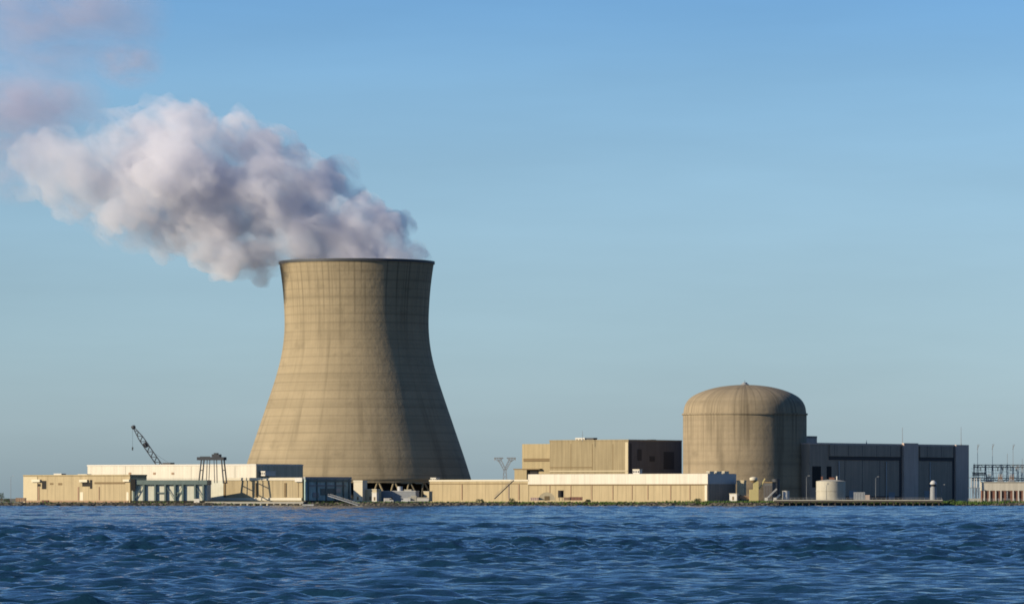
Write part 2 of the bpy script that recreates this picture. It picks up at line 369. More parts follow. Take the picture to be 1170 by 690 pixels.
def puff(scale, seed, spread, kids, disp, core):
    """one skin of the plume: rough balls along the drift, welded and roughened into billows"""
    mb = MB(); q = random.Random(seed)
    for px, py, r, dz in blobs:
        Yb = TY + dz * mpp * 1.3 - max(0, 400 - px) * mpp * DRIFT
        c = Vector((X(px, Yb) - TXc, Yb - TY, Z(py, Yb) - G)); rr = r * U(Yb) * scale
        mb.lump(c, rr, rr, rr, 1, 14, 10, 0)
        for k in range(kids):
            d = Vector((q.gauss(0, 1), q.gauss(0, 1), q.gauss(0, 1))).normalized(); f = q.uniform(.22, .46)
            if py + r > 285 and px > 322 and d.z < .1: continue
            mb.lump(c + d * rr * q.uniform(.7, spread), rr * f, rr * f, rr * f, 1, 14, 10, 0)
    zr = outer[0][1]
    for x, r in ((0, 40), (22, 25), (-20, 27)): mb.lump((x, 0, zr - 6), r * core, r * core, r * core * .8, 1, 20, 14, 0)
    o = mb.build('steam_plume', MAT['white'], None, True)
    def mod(kind, **kw):
        m = o.modifiers.new(kind, kind)
        for k, v in kw.items(): setattr(m, k, v)
    mod('REMESH', mode='VOXEL', voxel_size=2.0)
    for i, (sz, st) in enumerate(disp):
        t = bpy.data.textures.new('puff', 'CLOUDS'); t.noise_scale = sz; t.noise_depth = 3; t.noise_basis = 'BLENDER_ORIGINAL' if i == 0 else 'IMPROVED_PERLIN'
        mod('DISPLACE', texture=t, strength=st, mid_level=.5, texture_coords='LOCAL')
    mod('REMESH', mode='VOXEL', voxel_size=1.7)      # heal folds
    me = bpy.data.meshes.new_from_object(o.evaluated_get(bpy.context.evaluated_depsgraph_get()))
    for v in me.vertices:                      # steam stays inside the tower mouth except on the lee side
        rr = math.hypot(v.co.x, v.co.y)
        if v.co.z < zr + .8 and rt - 3 < rr < rt + 14 and v.co.x > -rt * .55: k = (rt - 3) / rr; v.co.x *= k; v.co.y *= k
    o.modifiers.clear(); o.data = me; me.materials.clear(); me.polygons.foreach_set('use_smooth', [True] * len(me.polygons))
    return o
DRIFT = .08
sm_o = puff(1.12, 11, 1.0, 16, ((32, 22), (12, 13), (5, 6)), 1.0); sm_o.data.materials.append(steam_mat('steam_veil', .065, .05, .43, .60, base=.03, thin=.42))
sm_o.location = (TXc, TY, G)
tag(sm_o, 'thick white and grey steam plume billowing left from the cooling tower mouth', 'steam')
core = puff(.80, 23, .95, 12, ((26, 22), (10, 12), (4.5, 5)), .9); core.name = 'dense_core'; core.data.materials.append(steam_mat('steam_core', .095, .035, .40, .60, base=.1, thin=.35)); core.parent = sm_o
for px, py, rx, ry, dn, lab in ((2, 125, 95, 70, .085, 'pinkish grey steam wisp at the left picture edge above the plume end'),
                            (75, 18, 130, 75, .075, 'faint ragged steam wisp drifting highest, at the top left corner'),
                            (148, 72, 44, 34, .055, 'tiny faint steam wisp floating alone just above the thick plume'),
                            (55, 120, 80, 62, .06, 'mauve steam veil hanging between plume end and the top left wisp'),
                            (18, 190, 55, 50, .045, 'thin pale steam trailing off the far left tip of the plume')):
    o = MB().lump((0, 0, 0), 1, 1, 1, 3, 20, 14, 0).build('steam_wisp', steam_mat('thin_steam', dn, 2.1, .40, .66, True, (.63, .64, .76)), None, True)
    o.location = P(px, py, TY); o.scale = (rx * mpp, 30, ry * mpp)
    tag(o, lab, 'steam', 'wisps of steam drifting off the plume')

# ------------------------------------------------------------------ buildings on the plant grid
TH = 37.0
class Bld:
    """corner (px, Yc) is the near corner; the front runs left to xl, the flank runs right to xr (photo pixels -> metres)"""
    def __init__(s, name, label, cat, xc, Yc, xl, xr, th=TH, group=None):
        s.c, s.s = math.cos(R(th)), math.sin(R(th)); s.Yc = Yc; s.X0 = X(xc, Yc)
        s.root = thing(name, label, cat, (s.X0, Yc, G), R(-th), group)
        s.L = -s.fx(xl); s.M = s.sy(xr)
    def fx(s, px, d=0):
        k = (px - CX) / F; return -((s.X0 - k * (s.Yc + BACK)) / (s.c + k * s.s))
    def sy(s, px):
        k = (px - CX) / F; return (k * (s.Yc + BACK) - s.X0) / (s.s - k * s.c)
    def z(s, py, x=0, y=0):
        Yw = s.Yc - x * s.s + y * s.c; return Z(py, Yw) - G
    def box(s, name, mat, x0, x1, y0, y1, z0, z1, parent=None):
        return MB().box(x0, x1, y0, y1, z0, z1).build(name, MAT[mat], parent or s.root)
    def fbox(s, name, mat, p0, p1, ya, yb, out=.3, parent=None, dep=0.):
        """box on the front face between pixel columns p0,p1 and rows ya (top), yb (bottom)"""
        x0, x1 = s.fx(p0), s.fx(p1); xm = (x0 + x1) / 2
        return s.box(name, mat, x0, x1, -out, .05 + dep, s.z(yb, xm), s.z(ya, xm), parent)
    def sbox(s, name, mat, p0, p1, ya, yb, out=.3, parent=None):
        y0, y1 = s.sy(p0), s.sy(p1); ym = (y0 + y1) / 2
        return s.box(name, mat, -.05, out, y0, y1, s.z(yb, 0, ym), s.z(ya, 0, ym), parent)

# -- beige auxiliary building left of the dome
b = Bld('auxiliary_building', 'tall tan concrete block left of the dome, one flank in deep shade', 'building', 718, 1500, 595, 779)
xw = b.fx(628); h = b.z(503.5); hl = b.z(508, xw)
b.box('wall', 'tan', xw, 0, 0, b.M, -.4, h)
b.box('wing_wall', 'tan2', -b.L, xw - .02, 1.5, b.M * .8, -.4, b.z(507, -b.L * .85))
b.box('parapet', 'tan', xw - .15, .2, -.2, .4, h + .003, h + .9); b.box('parapet', 'grey', -.4, .2, .42, b.M, h + .003, h + .9)
r_ = b.box('roof', 'roof', xw + .4, -.42, .5, b.M - .5, h - .1, h + .15)
b.fbox('louvre_band', 'louvre', 597, 627, 523.5, 526.8, -1.0, dep=2)
b.fbox('canopy', 'louvre', 588, 618, 535.2, 536.4, 1.5, dep=3)
b.fbox('lean_to_wall', 'tan2', 589, 603, 536.6, 566, 1.2, dep=2.7)
b.fbox('doorway', 'opening', 604, 613.5, 536.5, 549, -.9, dep=2)
b.fbox('ledge', 'cream', 628.5, 717, 537.4, 538.6, .5)
b.fbox('ledge', 'louvre', 628.5, 676, 533.4, 534.3, .25)
b.fbox('corner_strip', 'cream', 714.5, 717.8, 505, 541, .25)
for p, c in ((676.5, 'louvre'), (700, 'louvre'), (652, 'louvre')): b.fbox('joint', c, p, p + .6, 507, 537, .08)
for p0, p1, ya, yb in ((728, 733, 513, 526), (742, 748, 521, 527), (758, 770, 516, 536)): b.sbox('window', 'groove', p0, p1, ya, yb, .16)
b.box('shade_toned_wall', 'shade_wall', .003, .09, .1, b.M - .1, 0, h - .05)  # thin skin over the tan wall, flank shade painted into its colour
b.sbox('corner_strip', 'groove', 719, 721.5, 506, 540, .2)
# roof units standing on it
def roof_box(bl, name, label, cat, p0, p1, ya, yb, mat, dep=10., deep=5., cap=None, flank=False):
    if flank:
        y0, y1 = bl.sy(p0), bl.sy(p1); loc = Vector((-dep, (y0 + y1) / 2, 0)); wd = y1 - y0; z0, z1 = bl.z(yb, 0, loc.y), bl.z(ya, 0, loc.y)
    else:
        x0, x1 = bl.fx(p0), bl.fx(p1); loc = Vector(((x0 + x1) / 2, dep, 0)); wd = x1 - x0; z0, z1 = bl.z(yb, loc.x), bl.z(ya, loc.x)
    th_ = bl.root.rotation_euler[2]; wl = Matrix.Rotation(th_, 4, 'Z') @ loc + Vector(bl.root.location); wl.z = G + z0
    t = thing(name, label, cat, wl, th_); hh = z1 - z0
    wx, wy = (deep, wd) if flank else (wd, deep)
    MB().box(-wx / 2, wx / 2, -wy / 2, wy / 2, -.3, hh * .82).build('casing', MAT[mat], t)
    MB().box(-wx / 2 - .2, wx / 2 + .2, -wy / 2 - .2, wy / 2 + .2, hh * .82 + .002, hh).build('lid', MAT[cap or mat], t)
    for k in range(3):
        a = -wx / 2 + wx * (k + .5) / 3
        MB().box(a - wx * .1, a + wx * .1, -wy / 2 - .06, -wy / 2 + .02, hh * .2, hh * .65).build('grille', MAT['steel'], t)
    return t
roof_box(b, 'roof_unit', 'white ventilation box on the tan block roof beside a dark one', 'ventilator', 656.5, 667, 500, 504.2, 'white2', 3, 4)
roof_box(b, 'roof_unit', 'dark ventilation box on the tan block roof right of a white one', 'ventilator', 669, 677, 500, 504.5, 'steel', 3, 4)
roof_box(b, 'roof_unit', 'long flat brown plant box along the tan block roof near its sunlit corner', 'ventilator', 697, 713, 502.2, 504.2, 'brown', 4, 3)
roof_box(b, 'roof_unit', 'small dark vent on the shaded flank roof of the tan block', 'ventilator', 745, 750, 502, 507, 'steel', 2, 3, None, True)
roof_box(b, 'roof_unit', 'flat dark vent on the shaded flank roof nearest the sunlit corner', 'ventilator', 729, 738, 504, 507, 'steel', 2, 3, None, True)
def mast(label, px, yt, yb, Y, r=.16, arms=(), name='antenna_mast', cat='mast', mat='steel2', group=None):
    base = P(px, yb, Y); t = thing(name, label, cat, base, 0, group); hh = (yb - yt) * U(Y)
    MB().cyl((0, 0, -.3), (0, 0, hh), r * 1.4, r * .7, 6).build('pole', MAT[mat], t)
    for z_, l in arms: MB().bar((-l, 0, hh * z_), (l, 0, hh * z_), r * .8).build('crossarm', MAT[mat], t)
    MB().lathe([(r * 2.2, -.5), (r * 2.2, -.3), (r, -.2)], 8).build('base_plate', MAT[mat], t)
    return t
mast('thin whip mast on the tan block roof by the white ventilation box', 665.5, 492, 503, 1512, .12, ((.55, .8),))

# -- long low building with white top band
b = Bld('warehouse', 'long low warehouse with white upper cladding and sand lower wall near the shore', 'building', 808.5, 1396, 604, 840.5)
hm = b.z(552.8); ht = b.z(541)
b.box('lower_wall', 'sand', -b.L, 0, 0, b.M, -.5, hm)
b.box('upper_cladding', 'white', -b.L - .3, .3, -.3, b.M + .3, hm + .004, ht)
b.box('roof', 'roof', -b.L + .5, -.4, .5, b.M - .4, ht - .2, ht + .12)
b.box('shade_toned_cladding', 'rail', .302, .42, .2, b.M - .1, hm + .1, ht - .1)  # bluish grey skin over the white band, shade painted into the colour
b.box('shade_toned_wall', 'grey', .004, .2, .1, b.M - .1, -.4, hm)  # greyer skin over the sand wall, flank shade in its colour
b.fbox('gutter', 'louvre', 604.6, 808, 552.9, 554.2, .42)
for p in (628, 652, 676, 700, 722, 740, 766, 788): b.fbox('downpipe', 'brown', p, p + .7, 554.3, 571, .3)
b.fbox('corner_post', 'cream2', 805.5, 808.2, 553.5, 572, .35)
for k, (p0, p1, lab) in enumerate(((812, 817, 'leftmost white roof vent on the warehouse flank'), (820, 825.5, 'middle white roof vent of three on the warehouse flank'), (829, 834, 'rightmost white roof vent on the warehouse flank, by the dome'))):
    roof_box(b, 'roof_vent', lab, 'ventilator', p0, p1, 538.2, 541, 'cream2', 2, 2.5, None, True)
roof_box(b, 'roof_vent', 'lone white vent box on the warehouse roof before the dark flank', 'ventilator', 721.5, 729, 535.8, 541, 'white2', 3, 3, 'cream2')

# -- annex between tower and warehouse
ya = b.Yc + b.L * b.s
b = Bld('annex_building', 'low plain sand annex between cooling tower foot and warehouse', 'building', 603.6, ya, 491, 604)
ht = b.z(549.5)
b.box('wall', 'sand', -b.L, 0, 0, max(b.M, 14), -.5, ht)
b.box('roof_edge', 'cream2', -b.L - .3, .35, -.4, max(b.M, 14) + .3, ht + .003, ht + 1.0)
b.fbox('band', 'louvre', 491, 602.5, 552, 553, .1)
for p in (527.5, 581, 592.5): b.fbox('pilaster', 'brown', p, p + 1.0, 553.2, 571, .35)
roof_box(b, 'roof_hatch', 'low white hatch on the annex roof end beside the cooling tower', 'hatch', 491, 497, 545.5, 549, 'white2', 3, 4)

# -- reactor containment
DY = 1500.0; d0 = thing('reactor_building', 'round tan concrete reactor containment with a shallow dome on top', 'reactor building', (X(851, DY), DY, G))
k = U(DY); zs = Z(472.5, DY) - G; rc = 70.6 * k
MB().lathe([(rc, -.5), (rc, zs - 1.0)], 128).build('wall', MAT['contain'], d0, True)
MB().lathe([(rc - .05, zs - 1.0), (rc + .7, zs - .95), (rc + .7, zs + .1), (rc - 1, zs + .15)], 128).build('ring_beam', MAT['contain'], d0)
dome = [(70.2, 472.4), (69.3, 466), (67.2, 460.5), (63.2, 455.3), (57, 451), (48, 447), (38, 443.9), (27, 441.6), (15, 440.2), (5, 439.6), (.02, 439.5)]
MB().lathe(smooth([(r * k, Z(y, DY) - G) for y, r in [(b_, a_) for a_, b_ in dome]]), 128).build('dome', MAT['contain'], d0, True)
zc = Z(439.8, DY) - G
c_ = MB().lathe([(2.6, zc - .6), (2.6, zc + .6), (1.6, zc + .9), (1.6, zc + 1.6), (.02, zc + 1.8)], 20).build('cap', MAT['steel2'], d0)
MB().cyl((0, 0, zc + 1.6), (0, 0, zc + 3.2), .15, .08, 6).build('rod', MAT['steel'], c_)

# -- tower block behind the dome and turbine hall
b = Bld('stair_tower', 'narrow grey concrete tower block squeezed behind the dome right edge', 'building', 919, 1545, 905, 933.5)
b.box('wall', 'grey2', -b.L, 0, 0, b.M, -.4, b.z(498.5)); b.box('roof', 'roof', -b.L + .3, -.3, .3, b.M - .3, b.z(498.5) - .2, b.z(498.5) + .2)
b.sbox('parapet', 'grey', 919.3, 933.3, 498, 500, .25); b.sbox('opening', 'opening', 921.5, 932, 524, 556, .1)

b = Bld('turbine_hall', 'vast dark grey turbine hall in shade right of the dome', 'building', 925, 1478, 915, 1105.5)
def flank(s, name, mat, p0, p1, ya, yb, x0=-1., x1=0., parent=None):
    y0, y1 = s.sy(p0), s.sy(p1); h1 = s.z(ya, 0, y0); h0 = s.z(yb, 0, y0)
    return s.box(name, mat, x0, x1, y0, y1, h0, h1, parent)
T0 = b.z(507.4)
b.box('wall', 'grey', -b.L - 6, 0, 0, b.M, -.5, T0)
b.box('parapet', 'grey2', -b.L - 6.2, .35, -.2, b.M + .2, T0 + .003, T0 + .9)
b.box('roof', 'roof', -b.L - 5, -.4, .5, b.M - .5, T0 + .9, T0 + 1.1)
gz = T0 * .735
for p0, p1 in ((947, 1027.5), (1050, 1088)):
    y0, y1 = b.sy(p0), b.sy(p1)
    b.box('ledge', 'groove', .003, .35, y0, y1, gz, gz + 2.3)
    b.box('upper_cladding', 'grey', .003, .9, y0, y1, gz + 2.31, T0 - .05)
for p0, p1, o, m, e in ((1030.5, 1047, 1.6, 'grey2', .8), (1090.5, 1105, 1.4, 'grey2', .2)):
    y0, y1 = b.sy(p0), b.sy(p1); b.box('buttress', m, .01, o, y0, y1, -.4, T0 + e + .9)
for p0, p1 in ((1027.3, 1030), (1088, 1090.3)):
    y0, y1 = b.sy(p0), b.sy(p1); b.box('recess', 'groove', .004, .08, y0, y1, -.4, T0 - .2)
for p0, p1, z0, z1 in ((928, 938, .25, .62), (944.5, 950, .3, .62)):
    y0, y1 = b.sy(p0), b.sy(p1); b.box('doorway', 'opening', .005, .07, y0, y1, T0 * z0, T0 * z1)
for p in (965, 985, 1005):
    y0 = b.sy(p); b.box('joint', 'groove', .004, .05, y0, y0 + .5, 0, gz - .2)
b.box('plinth', 'groove', .004, .12, b.sy(960), b.sy(1027), -.3, T0 * .1)
for p in (958, 1012, 1062):
    y0 = b.sy(p); MB().cyl((.5, y0, -.3), (.5, y0, gz * .97), .35, None, 8).build('drain_pipe', MAT['rail'], b.root)
for p0, p1, z0, z1 in ((970, 978, .05, .2), (1015, 1022, .02, .17), (1056, 1064, .02, .2)):
    b.box('door', 'steel2', .006, .2, b.sy(p0), b.sy(p1), T0 * z0, T0 * z1)
for p in (952, 968, 984, 1000, 1016, 1058, 1074): b.box('seam', 'groove', .9, .95, b.sy(p), b.sy(p) + .35, gz + 2.6, T0 - .1)
def hall_roof(px): 
    y = b.sy(px); v = Matrix.Rotation(b.root.rotation_euler[2], 4, 'Z') @ Vector((-2, y, 0)); return b.root.location + v + Vector((0, 0, T0 + 1.1))
for px, hh, lab in ((1034, 11, 'thin whip mast on the turbine hall roof above its middle pier'), (1101, 12, 'thick whip mast at the far right corner of the turbine hall roof'), (993, 2.2, 'short stub mast on the turbine hall roof nearest the dome')):
    l = hall_roof(px); t = thing('antenna_mast', lab, 'mast', l); MB().cyl((0, 0, -.4), (0, 0, hh), .22, .12, 6).build('pole', MAT['steel2'], t)
    MB().cyl((0, 0, -.4), (0, 0, .8), .5, .3, 8).build('base_plate', MAT['steel2'], t)

# -- white tank by the turbine hall
def tank(label, p0, p1, yt, yb, Y, mat, roofm=None, name='storage_tank', cat='tank'):
    pc = (p0 + p1) / 2; r = (p1 - p0) / 2 * U(Y); base = P(pc, yb, Y); t = thing(name, label, cat, base); hh = (yb - yt) * U(Y)
    MB().lathe([(r, -.6), (r, hh)], 48).build('shell', MAT[mat], t, True)
    MB().lathe([(r + .1, hh), (r + .1, hh + .25), (r * .6, hh + r * .10), (.02, hh + r * .15)], 48).build('roof', MAT[roofm or mat], t)
    return t, r, hh
t, r, hh = tank('squat cream storage tank before the dark turbine hall', 932.5, 966, 550, 572, 1415, 'light')
MB().box(-.5 - r * .6, .5 - r * .6, -.5, .5, hh, hh + 3.2).build('vent', MAT['red'], t); MB().box(-r * .1, r * .25, -.4, .4, hh + .6, hh + 2.6).build('vent', MAT['red'], t)
MB().cyl((r * .42, 0, hh + .5), (r * .42, 0, hh + 3.4), .45, .45, 8).build('vent', MAT['white2'], t)
MB().lathe([(r + .12, hh * .5), (r + .22, hh * .5), (r + .22, hh * .53), (r + .12, hh * .53)], 48, True).build('stiffener', MAT['light'], t)

# -- long white building at left with dark flank
b = Bld('store_building', 'long white flat roofed building behind the waterfront with dark flank', 'building', 292.5, 1440, 100, 346)
ht = b.z(531.5)
b.box('wall', 'white', -b.L, 0, 0, b.M, -.4, ht); b.box('roof_edge', 'white2', -b.L - .3, .3, -.3, b.M + .3, ht + .003, ht + .8)
b.box('roof', 'roof', -b.L + .5, -.5, .5, b.M - .5, ht + .8, ht + .95)
b.box('shade_toned_cladding', 'flankshade', .003, .22, .15, b.M - .1, -.3, ht - .05)  # greyer skin on the white wall, side shade painted in
for p in (147, 175, 196): b.fbox('wall_vent', 'brown', p, p + 3, 539.5, 542, .15)
for p in (143, 218, 268): b.fbox('joint', 'light', p, p + .7, 532.5, 550, .08)
t = roof_box(b, 'roof_unit', 'white box unit against the dark flank of the long white building', 'ventilator', 296, 308, 538, 543, 'white2', -3, 4, None, True)

roof_box(b, 'roof_unit', 'flat dark unit beside the crane boom above the white roof line', 'ventilator', 181, 190, 528.4, 531, 'steel', 6, 4)
# -- low beige building at far left
b = Bld('workshop_building', 'low tan workshop at far left with dark wall openings', 'building', 148.5, 1402, 27, 152)
ht = b.z(543.5, -20)
b.box('wall', 'sand', -b.L, 0, 0, max(b.M, 16), -.5, ht); b.box('end_bay', 'cream', -b.L, b.fx(43), -.35, -.003, -.4, ht - .3)
b.box('roof_edge', 'tan2', -b.L - .2, .25, -.45, max(b.M, 16) + .2, ht + .003, ht + .8)
for p0, p1, ya, yb, m in ((48, 53, 549, 558.5, 'opening'), (38, 46.5, 552.5, 555.5, 'opening'), (94, 102.5, 551, 555.5, 'opening'), (102.8, 105.5, 548, 558, 'opening'), (57, 61, 551.5, 553.5, 'louvre'), (66.5, 71, 551.5, 554, 'louvre'), (108, 143, 550.5, 552.8, 'louvre')):
    b.fbox('wall_opening' if m == 'opening' else 'louvre', m, p0, p1, ya, yb, .12)
for p0, p1, ya, yb in ((37.5, 47, 547.5, 550.5), (92, 101, 547.8, 550.6), (142, 149, 547.5, 550)): b.fbox('awning', 'cream2', p0, p1, ya, yb, 1.4)
for p0, p1 in ((43.5, 45), (89, 90.4), (113, 113.8)): b.fbox('pilaster', 'brown', p0, p1, 556, 571, .3)
for p0, p1 in ((91.5, 95), (144.5, 147)): b.fbox('light_panel', 'cream2', p0, p1, 562, 572, .12)
b.fbox('plinth', 'brown', 30, 147, 571.5, 574.5, .4)
roof_box(b, 'roof_unit', 'white box on the tan workshop roof, the left of two', 'ventilator', 60.5, 69, 540.8, 545.5, 'white2', 3, 4)
roof_box(b, 'roof_unit', 'low cream box on the tan workshop roof next to the long white building', 'ventilator', 88, 98, 541.5, 545, 'cream2', 3, 4)

# -- intake structure: pale wall behind a dark steel frame
b = Bld('intake_structure', 'water intake with pale wall behind a dark teal steel frame', 'building', 236, 1389, 150, 239, 10)
dk = b.z(547.5); b.root.location.z = G
b.box('back_wall', 'palegreen', -b.L, 0, 1.7, 12, -.5, dk - 2.6); b.box('deck', 'teal', -b.L - .5, .3, 0, 12, dk - 3.2, dk - .4)
b.box('base', 'opening', -b.L - .5, .3, -1, 12, -3.6, .8)
for p in (152.5, 164, 177, 188.5, 199.5, 208.5, 222.5, 232): 
    x = b.fx(p); b.box('column', 'teal', x - .55, x + .55, .2, 1.4, .8, dk - 3.2)
for p0, p1, fl in ((153, 163, 1), (188.5, 199, 0), (199.5, 208, 1), (222.5, 232, 0)):
    x0, x1 = b.fx(p0), b.fx(p1); zb_, zt_ = 1.2, dk - 3.4
    MB().bar((x0, .8, zb_ if fl else zt_), (x1, .8, zt_ if fl else zb_), .35).build('brace', MAT['teal'], b.root)
for p0, p1 in ((177, 190), (199.5, 208)):
    x0, x1 = b.fx(p0), b.fx(p1); b.box('rail', 'teal', x0, x1, .7, 1.1, dk * .38, dk * .38 + .7)
for k in range(2):
    zz = dk + .1 + k * .5; b.box('handrail', 'teal', -b.L, 0, .1, .2, zz - .12, zz)
x = b.fx(152); b.box('control_cabinet', 'opening', x - 1.4, x + 1.6, -.6, .1, dk - 7, dk + .3)
x = b.fx(228); b.box('trash_rack', 'white2', x - 3.2, x + .3, -1.8, -1.02, -1, 2.0)
IB = b
# -- gantry crane on the intake deck
gx0, gx1 = IB.fx(229), IB.fx(252)
loc = Matrix.Rotation(IB.root.rotation_euler[2], 4, 'Z') @ Vector((IB.fx(241), 5, 0)) + IB.root.location
loc.z = Z(551.5, loc.y); gc = thing('gantry_crane', 'dark steel gantry crane with splayed legs straddling the waterfront deck', 'crane', loc, R(-10))
u = U(loc.y)
def gz_(py): return Z(py, loc.y) - loc.z
for sx in (-1, 1):
    for yy in (-3.5, 3.5):
        xo, xi = sx * 14.5 * u, sx * 11.5 * u
        MB().bar((xo, yy * 1.25, -.3), (xi, yy, gz_(522.5)), .75).build('leg', MAT['steel'], gc)
    MB().bar((sx * 14.8 * u, -5, .1), (sx * 14.8 * u, 5, .1), .55).build('bogie', MAT['steel'], gc)
    MB().bar((sx * 13 * u, -3.8, gz_(537)), (sx * 13 * u, 3.8, gz_(537)), .5).build('tie_beam', MAT['steel'], gc)
for yy in (-3.5, 3.5):
    MB().box(-17 * u, 14.5 * u, yy - .4, yy + .4, gz_(525.5), gz_(522)).build('girder', MAT['steel'], gc)
    for px_ in (-5, 3): MB().bar((px_ * u, yy, gz_(525)), (px_ * u * 1.2, yy, 0), .42).build('hanger', MAT['steel'], gc)
hs = MB().box(0 * u, 9 * u, -3, 3, gz_(521.9), gz_(518.8)).build('hoist_house', MAT['steel'], gc)
MB().box(2 * u, 6 * u, -2, 2, gz_(518.8), gz_(517.3)).build('hoist_roof', MAT['steel'], hs)
MB().box(-15 * u, -3 * u, -.2, .2, gz_(521.9), gz_(521.2)).build('rail', MAT['steel'], gc)

# -- dock building and quay
b = Bld('dock_building', 'sand panelled dock building with cream roof edge right of gantry crane', 'building', 345.5, 1393, 237, 347, 24)
ht = b.z(548.5)
b.box('wall', 'sand', -b.L, 0, 0, 12, -.5, ht); b.box('roof_edge', 'cream2', b.fx(257), .4, -.5, 12.3, ht + .003, ht + 1.7)
b.box('end_wall', 'palegreen', -b.L - .1, b.fx(256), -.3, -.003, -.4, ht - .1)
for p in (255.5, 292, 325): b.fbox('pilaster', 'louvre', p, p + 2.2, 551.5, 567.5, .4)
b.fbox('plinth', 'cream2', 241, 345, 568.5, 571.5, .8)
b.box('awning', 'white2', b.fx(338), .5, -1.5, -.5, ht - .9, ht + 1.6); b.fbox('joint', 'louvre', 340.5, 341.2, 551, 568, .1)
b = Bld('quay', 'low concrete quay on short pale piles below the dock building', 'quay', 347, 1383, 234, 350, 4)
zq = b.z(572.8); b.box('deck', 'light', -b.L, 0, 0, 12, zq - 1.3, zq)
n = 15
for i in range(n):
    x = -b.L + (i + .5) * b.L / n; MB().cyl((x, .7, -3.8), (x, .7, zq - 1.31), .75, .75, 8).build('pile', MAT['cream' if i % 2 else 'light'], b.root)
b.box('back_wall', 'pile', -b.L, 0, 4, 5, -3.5, zq - 1.31)
# float with gangway
t = thing('float_dock', 'small pale floating dock moored at the right end of the quay', 'dock', P(352, 577.5, 1376)); 
MB().box(-3.6, 3.6, -1.4, 1.4, -.5, .9).build('deck', MAT['rail'], t)
for x in (-3, 3): MB().cyl((x, 1.7, -2), (x, 1.7, 2.2), .25, .25, 8).build('pile', MAT['pile'], t)
g0, g1 = P(376, 566.5, 1386), P(410, 580.5, 1368); g1.z = .3
t = thing('gangway', 'pale metal gangway sloping down to the water beside the blue sheeted building', 'gangway', g1); v = g0 - g1; sdv = Vector((v.y, -v.x, 0)).normalized()
m = MB()
a, c = Vector((0, 0, 0)), v
m.add([a - sdv * 1.1, a + sdv * 1.1, c + sdv * 1.1, c - sdv * 1.1] + [p_ + Vector((0, 0, .35)) for p_ in (a - sdv * 1.1, a + sdv * 1.1, c + sdv * 1.1, c - sdv * 1.1)], [(3, 2, 1, 0), (4, 5, 6, 7), (0, 1, 5, 4), (1, 2, 6, 5), (2, 3, 7, 6), (3, 0, 4, 7)])
m.build('walkway', MAT['steel2'], t)
for s_ in (-1, 1):
    mm = MB(); o_ = sdv * 1.1 * s_ + Vector((0, 0, 1.3)); mm.bar(a + o_, c + o_, .14)
    for kk in range(9): mm.bar(a + v * kk / 8 + o_ - Vector((0, 0, 1.1)), a + v * kk / 8 + o_, .1)
    mm.build('handrail', MAT['steel2'], t)
# -- blue sheeted building in shade
b = Bld('pump_house', 'dark blue sheeted pump house in shade beside the gangway', 'building', 348.6, 1390, 347.6, 401)
hb = b.z(547.2)
b.box('wall', 'tealpanel', -b.L, 0, 0, b.M, -.5, hb); b.box('roof_edge', 'steel2', -b.L - .3, .4, -.3, b.M + .3, hb + .003, hb + 1.5)
b.box('base', 'pile', -b.L, .8, -.4, b.M, -3.4, 1.0)
for p in (352, 362, 372.5, 383, 392, 398.5): 
    y = b.sy(p); b.box('column', 'teal', .004, .5, y - .5, y + .5, 1, hb)
b.box('beam', 'teal', .004, .6, 0, b.M, hb - 1.6, hb - .3)
for p0, p1, z0, z1, mt in ((384, 389, .42, .6, 'rail'), (357, 364, .2, .42, 'steel2'), (352, 395, .68, .76, 'steel2'), (366, 382, .3, .6, 'teal')):
    y0, y1 = b.sy(p0), b.sy(p1); b.box('panel', mt, .003, .3, y0, y1, hb * z0, hb * z1)
# -- small huts at the foot of the tower
def hut(label, p0, p1, yt, yb, Y, mat, roofm='light', th=20, deep=8, name='hut', cat='hut', door=True, group=None):
    xc = p1 - (p1 - p0) * .12
    b = Bld(name, label, cat, xc, Y, p0, p1, th, group); b.root.location.z = Z(yb, Y); hh = (yb - yt) * U(Y); M_ = deep
    b.box('wall', mat, -b.L, 0, 0, M_, -.6, hh * .93); b.box('roof', roofm, -b.L - .2, .2, -.25, M_ + .2, hh * .93 + .003, hh)
    if door: b.box('door', 'louvre', -b.L * .62, -b.L * .62 + 1.1, -.08, .02, 0, min(2.2, hh * .6))
    return b
hut('tall cream hut standing right of the blue pump house', 404, 415.5, 548.5, 571, 1410, 'cream2', 'cream2')
hut('low white shed with flat roof at the cooling tower foot', 417, 432, 558.5, 571, 1412, 'cream', 'cream2')
hut('long low grey shed in front of the cooling tower legs', 429, 481, 560.5, 571.5, 1420, 'steel2', 'rail', 10, 12, 'shed', 'shed')
t = thing('barrier_wall', 'low white concrete barrier before the dark openings of the cooling tower', 'barrier', P(478, 571.5, 1405)); 
MB().box(-6.5, 6.5, -.5, .5, -.5, 1.6).build('wall', MAT['white2'], t); MB().box(-6.6, 6.6, -.7, .7, 1.603, 1.9).build('coping', MAT['cream2'], t)
tank('small grey tank before the dark cooling tower openings', 454, 460, 556, 571.5, 1425, 'rail')
